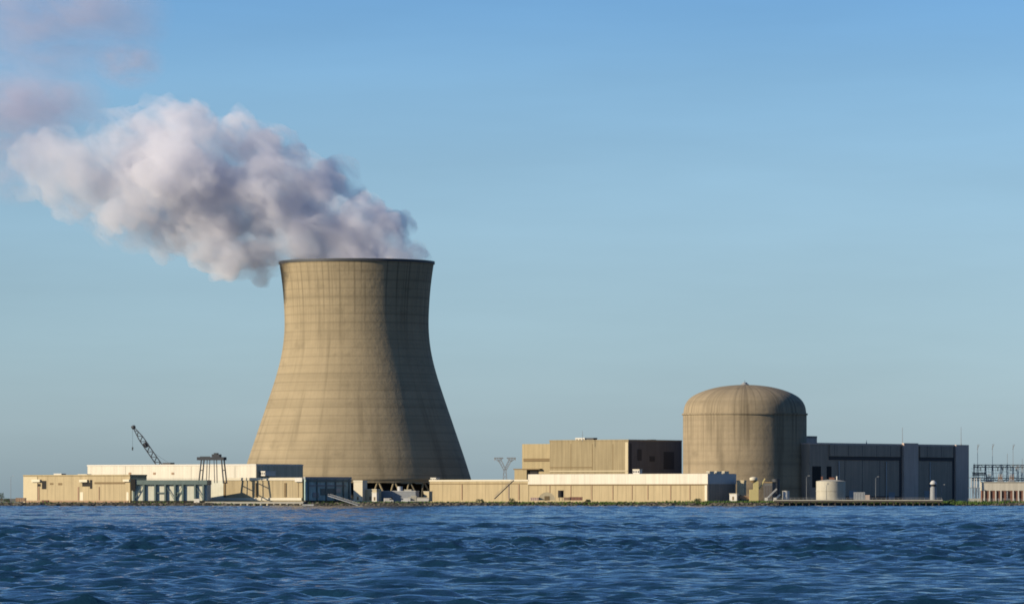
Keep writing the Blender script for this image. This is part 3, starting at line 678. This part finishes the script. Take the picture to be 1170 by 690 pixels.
def van(label, px, Y, mat, rz):
    t = thing('parked_van', label, 'van', (X(px, Y), Y, G - .3), rz, 'vans parked at the cooling tower foot')
    bd = MB().box(-2.9, 1.6, -1.1, 1.1, .5, 2.7).build('body', MAT[mat], t); MB().box(1.603, 2.9, -1.05, 1.05, .5, 1.6).build('bonnet', MAT[mat], t)
    MB().add([(1.603, -1.0, 1.62), (2.3, -1.0, 1.62), (2.3, 1.0, 1.62), (1.603, 1.0, 1.62), (1.603, -1.0, 2.6), (1.603, 1.0, 2.6)], [(0, 1, 4), (3, 5, 2), (1, 2, 5, 4), (0, 3, 2, 1)]).build('windscreen', MAT['opening'], t)
    for x in (-1.9, 2.0):
        for y in (-1.0, 1.0): MB().cyl((x, y - .12, .45), (x, y + .12, .45), .45, None, 14).build('wheel', MAT['opening'], t)
    MB().box(.5, 1.4, -1.12, -1.1, 1.6, 2.3).build('side_window', MAT['opening'], t)
van('white van parked left of the small grey tank at the tower foot', 444, 1398, 'white2', .1)
van('grey van parked right of the small grey tank at the tower foot', 464, 1398, 'rail', 3.0)
hut('small grey hut standing behind the long low grey shed', 462, 471, 559, 571.5, 1436, 'rail', 'light', 15, 6)
hut('narrow pale hut beside the dark openings of the tower, touching the annex', 484, 491, 561, 571.5, 1440, 'cream', 'cream2', 25, 5)
hut('small low white hut squeezed between white shed and long grey shed', 425, 431, 562, 571.5, 1400, 'white2', 'cream2', 20, 4)
# -- V topped pylon and outside stair
Yp = 1570; t = thing('lattice_pylon', 'grey lattice pylon forking into two arms behind the annex roof', 'pylon', (X(577, Yp), Yp, G)); u = U(Yp)
def pz(py): return Z(py, Yp) - G
s_ = MB()
for sx in (-1, 1):
    for sy_ in (-1, 1): s_.bar((sx * 2.4, sy_ * 2.4, -.3), (sx * .8, sy_ * .8, pz(537)), .36)
for i in range(7):
    z0, z1 = pz(537) * i / 7, pz(537) * (i + 1) / 7; w0, w1 = 2.4 - 1.6 * i / 7, 2.4 - 1.6 * (i + 1) / 7
    for yy in (-1, 1): s_.bar((-w0, yy * w0, z0), (w1, yy * w1, z1), .24); s_.bar((w0, yy * w0, z0), (-w1, yy * w1, z1), .24)
s_.build('shaft', MAT['steel2'], t)
for sx in (-1, 1):
    m = MB(); tip = Vector((sx * 7.2 * u, 0, pz(523)))
    for off in (-1, 1): m.bar((off * .7, 0, pz(537.2)), tip + Vector((off * 1.0, 0, 0)), .5)
    for kk in range(5):
        f0, f1 = kk / 5, (kk + 1) / 5; A = Vector((-.7, 0, pz(537.2))); B = Vector((.7, 0, pz(537.2))); A2 = tip - Vector((1, 0, 0)); B2 = tip + Vector((1, 0, 0))
        m.bar(A.lerp(A2, f0), B.lerp(B2, f1), .3)
    m.bar(tip + Vector((-3.0, 0, 0)), tip + Vector((3.0, 0, 0)), .6); m.bar(tip + Vector((-3.0, 0, .1)), tip + Vector((0, 0, -2.4)), .4); m.bar(tip + Vector((3.0, 0, .1)), tip + Vector((0, 0, -2.4)), .4)
    m.build('arm', MAT['steel2'], t)
    MB().cyl(tip + Vector((sx * 2.6, 0, -.3)), tip + Vector((sx * 2.6, 0, -1.6)), .18, .18, 6).build('insulator', MAT['brown'], t)
s0, s1 = P(565, 569, 1398), P(587, 548.5, 1402)
t = thing('outside_stair', 'dark steel stair climbing to the right across the sand annex wall', 'stair', s0); v = s1 - s0
for yy, nm in ((-.9, 'stringer'), (.9, 'stringer')):
    o_ = Vector((0, yy, 0)); MB().bar(o_ + Vector((0, 0, -.4)), v + o_, .55).build(nm, MAT['steel'], t)
tr = MB()
for i in range(26):
    c = v * (i + .5) / 26; tr.box(c.x - .3, c.x + .3, c.y - .85, c.y + .85, c.z + .1, c.z + .18)
tr.build('treads', MAT['steel2'], t)
for yy in (-.9, .9): MB().bar(Vector((0, yy, 1.3)), v + Vector((0, yy, 1.3)), .13).build('handrail', MAT['steel2'], t)
MB().bar((v.x * .75, 0, -.3), (v.x * .75, 0, v.z * .72), .3).build('post', MAT['steel2'], t)

# -- things along the warehouse front
q_ = P(625, 571.2, 1390); t = thing('arched_shelter', 'low pinkish arched shelter on the bank before the warehouse', 'shelter', q_)
m = MB(); n = 14; wv = 5.2; hv = 5.0
vs = []
for yy in (0, 7):
    vs += [(wv * math.cos(math.pi * i / n), yy, hv * math.sin(math.pi * i / n)) for i in range(n + 1)]
fs = [(i, i + 1, n + 2 + i, n + 1 + i) for i in range(n)]
m.add(vs, fs).build('vault', MAT['pink'], t, True)
MB().add([(p_[0], .05, p_[2]) for p_ in vs[:n + 1]], [tuple(range(n + 1))]).build('end_wall', MAT['cream'], t)
MB().box(-1.6, 1.6, -.06, .04, -.2, 2.6).build('door', MAT['louvre'], t)
t, r, hh = tank('small black tank on legs before the sand warehouse wall', 637.5, 644, 560.5, 567, 1391, 'opening')
for a in range(4): MB().cyl((r * .7 * math.cos(a * 1.57 + .8), r * .7 * math.sin(a * 1.57 + .8), -2.8), (r * .7 * math.cos(a * 1.57 + .8), r * .7 * math.sin(a * 1.57 + .8), 0), .15, .15, 6).build('leg', MAT['steel'], t)
def crate(label, px, yb, Y, w_, d_, h_, mat, name='container', cat='container', rz=-.15, group=None):
    t = thing(name, label, cat, P(px, yb, Y), rz, group)
    MB().box(-w_ / 2, w_ / 2, -d_ / 2, d_ / 2, -.2, h_ * .9).build('body', MAT[mat], t)
    MB().box(-w_ / 2 - .08, w_ / 2 + .08, -d_ / 2 - .08, d_ / 2 + .08, h_ * .9 + .002, h_).build('lid', MAT[mat], t)
    for k in range(4):
        x = -w_ / 2 + w_ * (k + .5) / 4; MB().box(x - .07, x + .07, -d_ / 2 - .07, -d_ / 2 + .02, 0, h_ * .88).build('rib', MAT['steel'], t)
    return t
crate('pale cabinet at the foot of the cooling tower, right of the grey van', 473, 571.5, 1399, 3.4, 2.2, 3.0, 'light', 'equipment_box', 'box')
crate('long low rust red container on the bank before the warehouse', 658, 571, 1389, 8, 2.5, 1.9, 'red')
crate('short rust brown container between the arched shelter and red container', 647, 571, 1389, 3, 2.4, 1.7, 'brown')
crate('pinkish low container left of the arched shelter', 611, 571.3, 1389, 5.2, 2.4, 1.8, 'pink')
# -- cluster at the foot of the dome
hut('small white cabin at the warehouse corner by the dome', 833.5, 843, 563.5, 571, 1390, 'white2', 'cream2', 20, 4, 'cabin', 'cabin')
hut('upright cream hut against the foot of the dome', 842, 851, 548.5, 569, 1412, 'cream', 'cream', 20, 5)
def vehicle(label, px, yb, Y, L_, hh, mat, rz=0., name='parked_truck', cat='truck', group='vehicles parked on the waterfront'):
    t = thing(name, label, cat, P(px, yb, Y), rz, group); w_ = 2.2
    bd = MB().box(-L_ / 2, L_ * .22, -w_ / 2, w_ / 2, .7, hh).build('body', MAT[mat], t)
    MB().box(L_ * .22 + .05, L_ / 2, -w_ / 2, w_ / 2, .7, hh * .85).build('cab', MAT[mat], t)
    MB().box(L_ * .34, L_ / 2 + .03, -w_ / 2 + .1, w_ / 2 - .1, hh * .52, hh * .78).build('windscreen', MAT['opening'], t)
    for x in (-L_ * .32, L_ * .34):
        for y in (-w_ / 2 + .1, w_ / 2 - .1): MB().cyl((x, y - .15, .42), (x, y + .15, .42), .46, None, 14).build('wheel', MAT['opening'], t)
    return t
vehicle('dark brown truck parked between white cabin and yellow hoist', 850, 571.2, 1394, 6.5, 2.9, 'brown', .1)
t = thing('yellow_hoist', 'yellow waterside hoist tower with a white cap and slanting boom', 'hoist', P(861, 571.5, 1392)); u = U(1392)
MB().box(-2.6, 3.0, -2, 2, -.4, 12.5 * u).build('base', MAT['yellow'], t)
MB().box(-.2, 3.0, -1.5, 1.5, 12.5 * u + .003, 22 * u).build('tower', MAT['yellow'], t)
MB().lathe([(4.2 * u, 23 * u), (4.6 * u, 24 * u), (4.4 * u, 25.8 * u), (2 * u, 26.8 * u), (.02, 27 * u)], 20).build('cap', MAT['cream2'], t)
MB().lathe([(2.8 * u, 20 * u), (4.2 * u, 23 * u)], 20).build('collar', MAT['louvre'], t)
MB().bar((3.5, 0, 13 * u), (13 * u, 0, 25 * u), .75).build('boom', MAT['yellow'], t)
MB().bar((12.8 * u, 0, 25 * u), (12.8 * u, 0, 14 * u), .1).build('cable', MAT['steel'], t)
t = thing('switch_cabinet', 'big dark machinery cabinet between yellow hoist and dome shadow', 'cabinet', P(877, 571.5, 1404), R(-30)); u = U(1404)
MB().box(-5 * u, 6 * u, 0, 5, -.3, 20 * u).build('casing', MAT['steel'], t); MB().box(-5.4 * u, 6.4 * u, -.3, 5.3, 20 * u + .003, 21.2 * u).build('lid', MAT['louvre'], t)
for k in range(3): MB().box((-4 + k * 3.4) * u, (-1.6 + k * 3.4) * u, -.1, .02, 2 * u, 17 * u).build('door', MAT['groove'], t)
def ramp(label, p0, y0, p1, y1, Y):
    a = P(p0, y0, Y); v = P(p1, y1, Y + 3) - a; t = thing('loading_chute', label, 'chute', a, 0, 'pale chutes on the waterfront')
    m = MB(); o1 = Vector((0, .9, 0)); m.add([-o1, o1, v + o1, v - o1] + [p_ + Vector((-.45, 0, .8)) for p_ in (-o1, o1, v + o1, v - o1)], [(3, 2, 1, 0), (4, 5, 6, 7), (0, 1, 5, 4), (1, 2, 6, 5), (2, 3, 7, 6), (3, 0, 4, 7)]).build('trough', MAT['white2'], t)
    MB().bar((v.x * .7, v.y, -.3), (v.x * .7, v.y, v.z * .7), .25).build('support', MAT['steel2'], t); MB().box(-.9, .9, -1, 1, -.4, 1.5).build('hopper', MAT['white2'], t)
ramp('longer pale chute slanting up before the dark machinery cabinet', 875.5, 571, 888, 559, 1391)
ramp('shorter pale chute right beside a longer one, left of the grey tank', 885.5, 571, 892, 565.5, 1392)
tank('upright pale tank standing alone in the dome shadow', 894, 902, 561, 571.5, 1398, 'rail', 'white2')
tank('grey domed tank half hidden behind the dark machinery cabinet', 882, 891, 547.5, 571.5, 1430, 'steel')
for px, yt, lab in ((921.5, 545, 'slim grey lamp post at the dome right edge'), (1000.5, 546, 'pale lamp post with slanted arm before the turbine hall'), (12.3, 545, 'tall lamp post standing alone at the far left shore'), (1076, 555, 'short lamp post at the pier end beside the white beacon')):
    Y = 1400; t = thing('lamp_post', lab, 'lamp post', P(px, 571.5, Y), 0, 'lamp posts along the waterfront'); hh = (571.5 - yt) * U(Y)
    MB().cyl((0, 0, -.3), (0, 0, hh), .15, .1, 8).build('pole', MAT['steel2'], t); MB().bar((0, 0, hh - .1), (1.3, 0, hh + .9), .1).build('arm', MAT['steel2'], t)
    MB().box(1.0, 2.0, -.2, .2, hh + .8, hh + 1.05).build('lamp_head', MAT['rail'], t)
# -- pier at right
b = Bld('pier', 'long low pale pier running along the bank before the turbine hall', 'pier', 1077, 1376, 884, 1079, 0)
b.root.location.z = 0; zt_ = Z(570.6, 1376)
b.box('deck', 'light', -b.L, 0, 0, 7, zt_ - 1.05, zt_); b.box('fender', 'pile', -b.L, 0, -.25, -.003, zt_ - 1.6, zt_ - .6)
n = 26
for i in range(n):
    x = -b.L + (i + .5) * b.L / n; MB().cyl((x, .6, -2.5), (x, .6, zt_ - 1.06), .42, .42, 8).build('pile', MAT['pile'], b.root)
hr = MB()
for i in range(40):
    x = -b.L + i * b.L / 39; hr.bar((x, 6.6, zt_), (x, 6.6, zt_ + 1.1), .07)
hr.bar((-b.L, 6.6, zt_ + 1.1), (0, 6.6, zt_ + 1.1), .08); hr.build('handrail', MAT['rail'], b.root)
# beacon, boxes
t = thing('pier_beacon', 'white round beacon hut with domed cap at the pier end', 'beacon', P(1066.5, 571.5, 1398)); u = U(1398)
MB().lathe([(4 * u, -.3), (3.6 * u, 15 * u), (2.6 * u, 15 * u), (2.6 * u, 18.5 * u)], 20).build('tower', MAT['steel2'], t)
MB().lathe([(3.8 * u, 18.5 * u), (3.8 * u, 20 * u), (2 * u, 22.5 * u), (.02, 23 * u)], 20).build('cap', MAT['rail'], t)
MB().lathe([(2.65 * u, 16 * u), (2.7 * u, 16 * u), (2.7 * u, 18 * u), (2.65 * u, 18 * u)], 20, True).build('lantern_glass', MAT['opening'], t)
crate('grey equipment box before the turbine hall, left of a pale lamp post', 982, 571.5, 1400, 7, 4, 5.2, 'steel2', 'equipment_box', 'box')
crate('lower grey equipment box beside the foot of a pale lamp post', 991, 571.5, 1399, 3.2, 3, 3.4, 'grey2', 'equipment_box', 'box')
# -- crawler crane behind the white building
Yc = 1560; foot = P(205, 566, Yc); tip = P(152.5, 488, Yc)
t = thing('crawler_crane', 'dark crawler crane raising a leftward boom behind the long white building', 'crane', (foot.x, Yc, G)); u = U(Yc)
for yy in (-2.6, 2.6): MB().box(-4.5, 4.5, yy - .6, yy + .6, -.2, 1.3).build('track', MAT['steel'], t)
MB().box(-2.5, 7, -2.2, 2.2, 1.4, 4.2).build('house', MAT['steel'], t); MB().box(-3.6, -1, -2.2, -.2, 1.4, 4.4).build('cab', MAT['steel2'], t)
a = foot - t.location - Vector((0, 0, -.8)); v = tip - t.location; m = MB()
dirv = (v - a).normalized(); nrm = Vector((-dirv.z, 0, dirv.x)); ln = (v - a).length; NS = 26
def bw(f): return .35 + 1.25 * min(1, min(f, 1 - f) * 6)
for i in range(NS):
    f0, f1 = i / NS, (i + 1) / NS; c0, c1 = a + dirv * ln * f0, a + dirv * ln * f1; w0, w1 = bw(f0), bw(f1)
    for sx in (-1, 1):
        for sy_ in (-1, 1): m.bar(c0 + nrm * sx * w0 + Vector((0, sy_ * w0, 0)), c1 + nrm * sx * w1 + Vector((0, sy_ * w1, 0)), .46)
        m.bar(c0 + nrm * sx * w0 + Vector((0, -w0, 0)), c1 + nrm * sx * w1 + Vector((0, w1, 0)), .3)
    sg = 1 if i % 2 else -1
    for sy_ in (-1, 1): m.bar(c0 + nrm * sg * w0 + Vector((0, sy_ * w0, 0)), c1 - nrm * sg * w1 + Vector((0, sy_ * w1, 0)), .4)
m.build('boom', MAT['steel'], t)
kn = a + dirv * ln * .735; MB().lump(kn, 2.1, 1.8, 1.7, 5, 8, 6, .12).build('boom_joint', MAT['steel'], t)
MB().lump(v, 1.6, 1.2, 1.4, 6, 8, 6, .12).build('boom_head', MAT['steel'], t)
MB().bar(v + Vector((-.6, 0, -.5)), v + Vector((-.6, 0, -13)), .13).build('hoist_rope', MAT['steel'], t); MB().lump(v + Vector((-.6, 0, -14)), .6, .5, 1.1, 8).build('hook_block', MAT['steel'], t)
tt = a + Vector((9, 0, 10)); MB().bar((6, 0, 4), tt, .3).build('mast', MAT['steel'], t)
MB().bar(tt, kn + nrm * 1.4, .1).build('pendant', MAT['steel'], t)

# -- substation at the right edge
Ys = 1640; u = U(Ys)
t = thing('substation_gantry', 'grey steel substation gantry with tall lightning masts at the right edge', 'gantry', (X(1140, Ys), Ys, G)); 
def lx(px): return X(px, Ys) - X(1140, Ys)
def lz(py): return Z(py, Ys) - G
for px, yt in ((1113, 529), (1117, 507.5), (1126, 530), (1134, 507), (1144, 530), (1163, 530), (1151, 518), (1157.5, 507.5), (1168, 524), (1181, 508)):
    m = MB(); 
    for off in (-.9, .9): m.bar((lx(px) + off, 0, -.3), (lx(px) + off * .35, 0, lz(531)), .42)
    for kk in range(6): m.bar((lx(px) + (.85 if kk % 2 else -.85) * (1 - kk / 9), 0, lz(531) * kk / 6), (lx(px) + (-.85 if kk % 2 else .85) * (1 - (kk + 1) / 9), 0, lz(531) * (kk + 1) / 6), .15)
    m.bar((lx(px), 0, lz(531)), (lx(px), 0, lz(yt)), .26); m.build('lattice_mast', MAT['steel2'], t)
    if yt < 512: MB().bar((lx(px) - .3, 0, lz(yt + 6)), (lx(px) + 1.0, 0, lz(yt)), .4).build('mast_head', MAT['steel2'], t)
for ya, p0, p1 in ((531, 1112, 1184), (540, 1111, 1126), (546, 1110, 1184)):
    m = MB(); n = 18
    for off in (0, 1.5): m.bar((lx(p0), 0, lz(ya) - off), (lx(p1), 0, lz(ya) - off), .5)
    for i in range(n): m.bar((lx(p0) + (lx(p1) - lx(p0)) * i / n, 0, lz(ya) - (1.5 if i % 2 else 0)), (lx(p0) + (lx(p1) - lx(p0)) * (i + 1) / n, 0, lz(ya) - (0 if i % 2 else 1.5)), .3)
    m.build('cross_beam', MAT['steel'], t)
m = MB()
for px in range(1113, 1186, 4):
    m.bar((lx(px), .5, lz(533)), (lx(px) + 1.2, .5, lz(546)), .13)
for ya in (535, 538.5, 543):
    for i in range(12):
        a0, a1 = i / 12, (i + 1) / 12; sg = lambda f: -1.3 * math.sin(math.pi * (f * 4 % 1))
        m.bar((lx(1110) + (lx(1186) - lx(1110)) * a0, 1, lz(ya) + sg(a0)), (lx(1110) + (lx(1186) - lx(1110)) * a1, 1, lz(ya) + sg(a1)), .14)
m.build('conductors', MAT['steel'], t)
for px in (1120, 1126, 1134, 1140, 1146, 1155, 1161): MB().cyl((lx(px), 0, lz(533.5)), (lx(px), 0, lz(538)), .3, .3, 6).build('insulator', MAT['brown'], t)
tf = None
for i, (px, lab) in enumerate(((1129.5, 'grey transformer bay leftmost at the substation, by the turbine hall'), (1143, 'middle grey transformer bay of the substation'), (1156, 'grey transformer bay rightmost in view at the substation'))):
    Yt = 1600
    if tf is None:
        tf = thing('transformer', lab, 'transformer', (X(px, Yt), Yt, G), 0, 'transformers in the substation')
        MB().box(-1.7, 1.7, -2, 2, -.2, 14.5).build('tank', MAT['steel2'], tf); MB().box(-2.6, -1.75, -1.5, 1.5, 9, 13.5).build('radiator', MAT['grey2'], tf); MB().box(1.75, 2.5, -1.5, 1.5, 10, 13.8).build('radiator', MAT['grey2'], tf)
        for x in (-1.1, 0, 1.1): MB().cyl((x, 0, 14.5), (x, 0, 18.5), .28, .16, 8).build('bushing', MAT['brown'], tf)
        MB().cyl((-1.5, 1, 16), (1.5, 1, 16), .55, None, 12).build('conservator', MAT['steel2'], tf)
    else: copy_thing(tf, (X(px, Yt), Yt, G), lab)
b = Bld('control_building', 'low white substation building with rust red base at the right edge', 'building', 1190, 1520, 1121.5, 1192, 0)
b.box('wall', 'white', -b.L, 0, 0, 10, b.z(560.2), b.z(551)); b.box('base', 'red', -b.L + .3, 0, .3, 9.7, -.4, b.z(560.2) - .003); b.box('roof', 'light', -b.L - .3, .3, -.4, 10.3, b.z(551) + .003, b.z(550.2))
for p in (1124, 1130, 1137, 1143, 1150, 1157, 1163, 1169, 1176): b.fbox('post', 'white2', p, p + 1.3, 560.3, 572, .5)
fn = thing('perimeter_fence', 'pale mesh fence along the bank in front of the substation', 'fence', (X(1150, 1405), 1405, G - .3))
for i in range(18):
    x = -24 + i * 3.2; MB().cyl((x, 0, -.3), (x, 0, 2.6), .1, .1, 6).build('post', MAT['rail'], fn)
m = MB()
for kk in range(6): m.bar((-24, 0, .3 + kk * .42), (30.4, 0, .3 + kk * .42), .05)
m.build('mesh_panel', MAT['rail'], fn)

ip = None
for i, (px, lab) in enumerate(((1110, 'grey insulator post leftmost at the substation, touching the turbine hall corner'), (1113.5, 'second grey insulator post right of the turbine hall corner'), (1116, 'grey insulator post under the leftmost lightning mast of the substation'), (1120, 'grey insulator post just left of the white substation building'))):
    if ip is None:
        ip = thing('insulator_post', lab, 'insulator', (X(px, 1500), 1500, G), 0, 'insulator posts beside the turbine hall')
        MB().box(-1.1, 1.1, -1, 1, -.3, 2.2).build('base', MAT['light'], ip)
        for x in (-.8, .8): MB().bar((x, 0, 2.2), (x * .7, 0, 9), .25).build('leg', MAT['steel2'], ip)
        MB().cyl((0, 0, 9.2), (0, 0, 15.5), .45, .3, 8).build('bushing', MAT['rail'], ip); MB().bar((-2.2, 0, 9.1), (2.2, 0, 9.1), .35).build('crossarm', MAT['steel2'], ip); MB().bar((-1.7, 0, 15.6), (1.7, 0, 15.6), .3).build('busbar', MAT['steel'], ip)
    else: copy_thing(ip, (X(px, 1500 + 9 * i), 1500 + 9 * i, G), lab)
# -- shrubs, boulders, small clutter
def shrub(label, px, yb, Y, w_, h_, seed):
    q = random.Random(seed); t = thing('shrub', label, 'shrub', P(px, yb, Y), 0, 'shrubs along the shore')
    m = MB()
    for i in range(260):
        a, e, rr = q.uniform(0, 6.28), q.uniform(0, 1), q.random() ** .4
        c = Vector((w_ * rr * math.cos(a) * (1 - .5 * e), w_ * rr * math.sin(a) * (1 - .5 * e), h_ * (.08 + e * .92) * (.6 + .4 * rr)))
        d1 = Vector((q.gauss(0, 1), q.gauss(0, 1), q.gauss(0, 1))).normalized() * .32; d2 = Vector((q.gauss(0, 1), q.gauss(0, 1), q.gauss(0, 1))).normalized() * .2
        m.add([c - d1, c + d2, c + d1, c - d2], [(0, 1, 2, 3)])
    m.build('leaves', MAT['bush'], t); MB().cyl((0, 0, -.4), (0, 0, h_ * .7), .14, .05, 6).build('stem', MAT['brown'], t)
shrub('tall dark bush at the far left picture edge on the shore', 2, 572, 1396, 2.2, 5.2, 1)
shrub('low dark bush near the lamp post at the far left', 8, 573, 1394, 2.4, 2.2, 2)
shrub('green bush at the bank below the outside stair', 585, 574.5, 1388, 2.6, 3.2, 3)
shrub('wide low bush on the bank before the annex, left of the stair', 548, 573, 1390, 3.4, 1.8, 4)
shrub('dark bush on the bank below the warehouse corner', 797, 573, 1389, 3.0, 2.2, 5)
shrub('low bush beside the rust red container', 672, 573, 1389, 2.2, 1.5, 6)
shrub('bush on the grassy bank between pier end and substation', 1088, 574, 1390, 3.0, 2.2, 7)
shrub('rightmost bush on the grassy bank below the substation', 1150, 574, 1389, 3.2, 1.6, 8)
crate('long brown boards stack at the foot of the far left workshop', 24, 572.5, 1396, 6.2, 2.4, 2.2, 'brown', 'board_stack', 'board stack')
crate('low pale block on the far left bank', 22, 576, 1388, 6, 2.2, 1.2, 'light', 'concrete_block', 'block')
crate('small rust red container below the workshop wall openings', 52, 574.3, 1392, 4.2, 2.2, 1.7, 'red')
rk = []
for i in range(9):
    me_ = MB().lump((0, 0, 0), 1.5, 1.1, .8, 50 + i, 8, 6, .3); o = me_.build('boulder', MAT['stone'])
    px = (1096, 1105, 1113, 1121, 1128, 1139, 1147, 1155, 1166)[i]; Y = SHORE - rnd.uniform(1, 5); o.location = (X(px, Y), Y, rnd.uniform(-.1, .25)); s_ = rnd.uniform(.7, 1.3); o.scale = (s_ * 1.3, s_, s_ * .9); o.rotation_euler = (0, 0, rnd.uniform(0, 6))
    tag(o, 'dark boulder at the waterline below the substation', 'boulder', 'boulders at the waterline')
for i in range(7):
    o = MB().lump((0, 0, 0), 1.5, 1.2, .7, 80 + i, 8, 6, .3).build('boulder', MAT['stone'])
    px = (64, 70, 76, 88, 96, 101, 140)[i]; Y = SHORE - rnd.uniform(0, 3); o.location = (X(px, Y), Y, .4); o.scale = (2.0, 1, 1.9); o.rotation_euler = (0, 0, rnd.uniform(-.3, .3))
    tag(o, 'black boulder at the waterline below the tan workshop', 'boulder', 'black boulders below the workshop')
